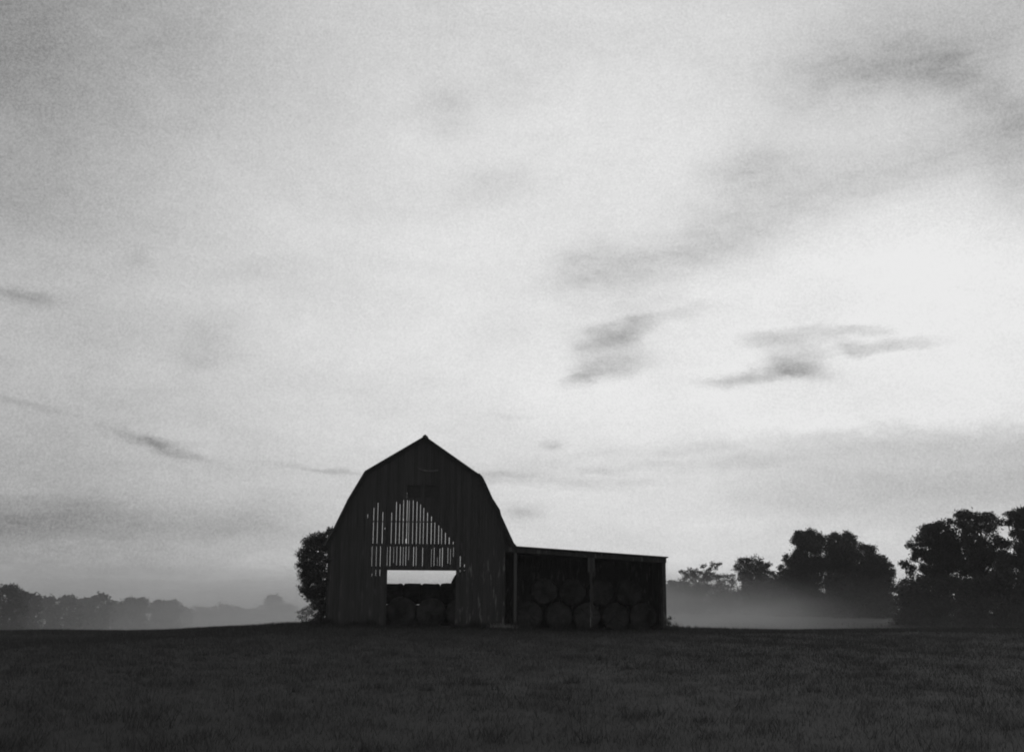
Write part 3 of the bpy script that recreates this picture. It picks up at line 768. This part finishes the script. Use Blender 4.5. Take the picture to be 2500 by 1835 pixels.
# trailing sprays that stand out against the sky
sp = []
for x, y, R in [(85, 1000, 12), (100, 980, 12), (110, 955, 10), (80, 1090, 10), (95, 1120, 10), (100, 1180, 12), (95, 1245, 12), (110, 1280, 12), (140, 870, 12), (240, 825, 10), (215, 840, 12), (80, 1070, 8), (325, 790, 8)]:
    p = at(*z1(x, y), BD + .8); sp.append((p.x, p.y, p.z, R / 3.1767 / F0 * BD, 1.0))
q = leaves_from(sp, .09, .55, r, .5) - np.array(vb)
link('sprays', fast_mesh('sprays', q, 4), M_vine, t)
def bush(name, D, conv, pts, bxp, label, seed, leaf=.085, dens=.32, m_=None):
    rr = np.random.default_rng(seed); ls = []
    k = {z1: 3.1767, z2: 4.502}[conv]
    for x, y, R in pts:
        p = at(*conv(x, y), D + rr.uniform(-.3, .3)); ls.append((p.x, p.y, p.z, R / k / F0 * D, 1.0))
    b = at(*conv(bxp, 1000), D)
    return tree(name, (b.x, D, gz(b.x, D) - .03), ls, label, 'shrub', None, leaf=leaf, dens=dens, seed=seed, trunk_r=.02, m_=m_ or M_vine, spread=.5, parts=('stem', 'leaves'))
bush('thin_shrub', BD + .5, z1, [(105, 1440, 24), (145, 1415, 26), (180, 1440, 34), (120, 1480, 28), (160, 1480, 36), (190, 1520, 40), (95, 1465, 14)], 170, 'thin see-through shrub at the foot of the vine left of the barn', 91, leaf=.06, dens=.5, m_=M_leaf)
bush('weedy_shrub', BD + .3, z2, [(1945, 1045, 22), (1965, 1030, 18), (1955, 1090, 24), (1940, 1130, 24), (1930, 1080, 20)], 1935, 'small weedy shrub against the lean-to\'s right corner', 92, leaf=.08, dens=.5)

# pale dry tuft by the first lean-to post and weeds along the front wall
def blades(pts, h, w, lean, r):
    n = len(pts); a = r.uniform(0, 2 * math.pi, n)
    hh = h * r.uniform(.55, 1.25, n) if np.ndim(h) == 0 else h * r.uniform(.55, 1.25, n)
    d = np.stack([np.cos(a), np.sin(a), np.zeros(n)], 1); b = r.uniform(0, 2 * math.pi, n)
    l = np.stack([np.cos(b), np.sin(b), np.zeros(n)], 1) * (r.uniform(.1, 1, n) * lean * hh)[:, None]
    ww = (w * r.uniform(.6, 1.3, n))[:, None] if np.ndim(w) else (np.full(n, w) * r.uniform(.6, 1.3, n))[:, None]
    return np.stack([pts - d * ww, pts + d * ww, pts + l + np.array([0, 0, 1.0]) * hh[:, None]], 1)
p = at(*z1(1680, 1560), 69.2)
n = 420
pp = np.stack([p.x + rng.normal(0, .38, n), 69.2 + rng.normal(0, .2, n), np.zeros(n)], 1); pp[:, 2] = ground_z(pp[:, 0], pp[:, 1]) - .02
M_dry = mat('dry_grass', lambda q, ob, pos, geo: q.add(.12, q.mul(geo.outputs['Random Per Island'], .2)))
tag(link('dry_grass_tuft', fast_mesh('dry_grass_tuft', blades(pp, .34, .012, .9, rng), 3), M_dry), 'pale dry grass tuft in front of the lean-to\'s first post', 'grass tuft')

# meadow grass
def field_points(n, y0, y1, power):
    u = rng.random(n); y = y0 + (y1 - y0) * u ** power
    x = rng.uniform(-1, 1, n) * (y * .46 + 8)
    return x, y
def outside(x, y): return ~((x > WL - .02) & (x < LX1 + .02) & (y > BD - .06) & (y < RD + .1))
def wob(x, y, k): return np.sin(x * 3.3 * k + 2 * np.sin(y * 1.7 * k)) * np.sin(y * 2.1 * k + 1.7 * np.sin(x * 1.9 * k)) + .7 * np.sin(x * 7.1 * k + 3 * np.sin(y * 2.9 * k + x))
bl = []
x, y = field_points(950000, 8.5, 77, 1.0)
keep = (rng.random(len(x)) < np.clip(.72 + .28 * wob(x, y, 1.0), .25, 1)) & outside(x, y); x, y = x[keep], y[keep]
pp = np.stack([x, y, ground_z(x, y) - .01], 1)
bl.append(blades(pp, (.075 + .0006 * y) * (1 + .28 * wob(x, y, .45)).clip(.5, 1.6), .0026 * (y / 12) ** .62, 1.1, rng))
for n, y0, y1, h, w in ((60000, 66, 77, .16, .013), (30000, 77, 130, .2, .03)):
    x, y = field_points(n, y0, y1, 1.0); k_ = outside(x, y); x, y = x[k_], y[k_]
    pp = np.stack([x, y, ground_z(x, y) - .01], 1); bl.append(blades(pp, h, w, .8, rng))
for _ in range(900):                                    # coarse tussocks, denser towards the camera
    cx, cy_ = [float(q[0]) for q in field_points(1, 9.5, 60, 1.5)]
    n = int(rng.integers(18, 60)); sp_ = rng.uniform(.08, .28)
    x = cx + rng.normal(0, sp_, n); y = cy_ + rng.normal(0, sp_, n)
    pp = np.stack([x, y, ground_z(x, y) - .01], 1); bl.append(blades(pp, rng.uniform(.11, .24), .003 + .00010 * cy_, 1.1, rng))
n = 9000                                                # taller growth along the walls
x = rng.uniform(WL - 1.5, LX1 + .6, n); y = BD - .08 - np.abs(rng.normal(0, .28, n))
pp = np.stack([x, y, ground_z(x, y) - .01], 1)
bl.append(blades(pp, .34 + .16 * np.sin(x * 2.1 + np.sin(x * .7)) + .13 * np.sin(x * 5.3), .009, .6, rng))
n = 4200                                                # scattered taller stalks
x, y = field_points(n, 9, 70, 1.0); k_ = outside(x, y); x, y = x[k_], y[k_]
pp = np.stack([x, y, ground_z(x, y) - .01], 1)
bl.append(blades(pp, .26, .004 + y * .0001, .6, rng))
tag(link('grass', fast_mesh('grass', np.concatenate(bl), 3), M_grass), 'short dark meadow grass covering the field before the barn', 'grass', kind='stuff')

# ------------------------------------------------------------------ air
def volume(name, density, albedo=.92, aniso=0.0):
    m = bpy.data.materials.new(name); m.use_nodes = True; t = m.node_tree; t.nodes.clear()
    pv = t.nodes.new('ShaderNodeVolumePrincipled'); o = t.nodes.new('ShaderNodeOutputMaterial')
    pv.inputs['Color'].default_value = (albedo, albedo, albedo, 1); pv.inputs['Density'].default_value = density
    pv.inputs['Anisotropy'].default_value = aniso
    t.links.new(pv.outputs[0], o.inputs['Volume'])
    return m
mb = MB(); mb.box(-1510, 1510, -45, 1610, -40, 24)
tag(mb.build('haze', volume('thin_evening_haze', .00034)), 'thin evening haze over the whole field', 'haze', kind='stuff')
def soft(name, c, rads, dens):
    m = volume(name, dens); t = m.node_tree; q = G(t)
    geo = t.nodes.new('ShaderNodeNewGeometry'); x, y, z = q.sep(geo.outputs['Position'])
    e = None
    for v_, c_, r_ in zip((x, y, z), c, rads):
        u = q.m('POWER', q.mul(q.sub(v_, c_), 1 / r_), 2.0); e = u if e is None else q.add(e, u)
    fall = q.m('POWER', q.m('MAXIMUM', q.sub(1.0, e), 0.0), 1.6)
    n = q.ramp(q.noise(q.xyz(q.mul(x, .09), q.mul(y, .05), q.mul(z, .35)), 1.0, 3, .55), .32, .68, .6, 1.3)
    pv = [k for k in t.nodes if k.type == 'PRINCIPLED_VOLUME'][0]
    t.links.new(q.mul(q.mul(fall, n), dens), pv.inputs['Density'])
    return m
def bank_(name, c, rads, dens, label, seed):
    """mist bank: a soft lens of even density with an uneven skin"""
    me = bpy.data.meshes.new(name); nu, nv = 56, 28; v = []; f = []
    r = np.random.default_rng(seed); ph = r.uniform(0, 6.28, 8)
    for j in range(nv + 1):
        th_ = math.pi * j / nv
        for i in range(nu):
            a = 2 * math.pi * i / nu
            w = 1 + .07 * math.sin(3 * a + ph[0]) + .05 * math.sin(5 * a + 2 * th_ + ph[1]) + .04 * math.sin(7 * th_ + 2 * a + ph[2])
            v.append((c[0] + rads[0] * w * math.sin(th_) * math.cos(a), c[1] + rads[1] * w * math.sin(th_) * math.sin(a), c[2] + rads[2] * w * math.cos(th_)))
    for j in range(nv):
        for i in range(nu):
            f.append([j * nu + i, (j + 1) * nu + i, (j + 1) * nu + (i + 1) % nu, j * nu + (i + 1) % nu])
    me.from_pydata(v, [], f); me.update()
    return tag(link(name, me, soft(name + '_air', c, rads, dens), None, True), label, 'mist', kind='stuff')
bank_('mist', (9.5, 110, -1.2), (25, 24, 7.0), .062, 'pale ground mist pooled behind the lean-to', 1)
bank_('mist', (30, 122, -1.0), (48, 34, 6.5), .0036, 'thin ground mist spreading before the right-hand trees', 2)
bank_('mist', (-95, 450, -11), (260, 390, 28), .0046, 'wide valley mist swallowing the left-hand trees', 3)
bank_('mist', (-45, 520, -10), (120, 300, 24), .0030, 'denser valley mist behind the barn', 4)
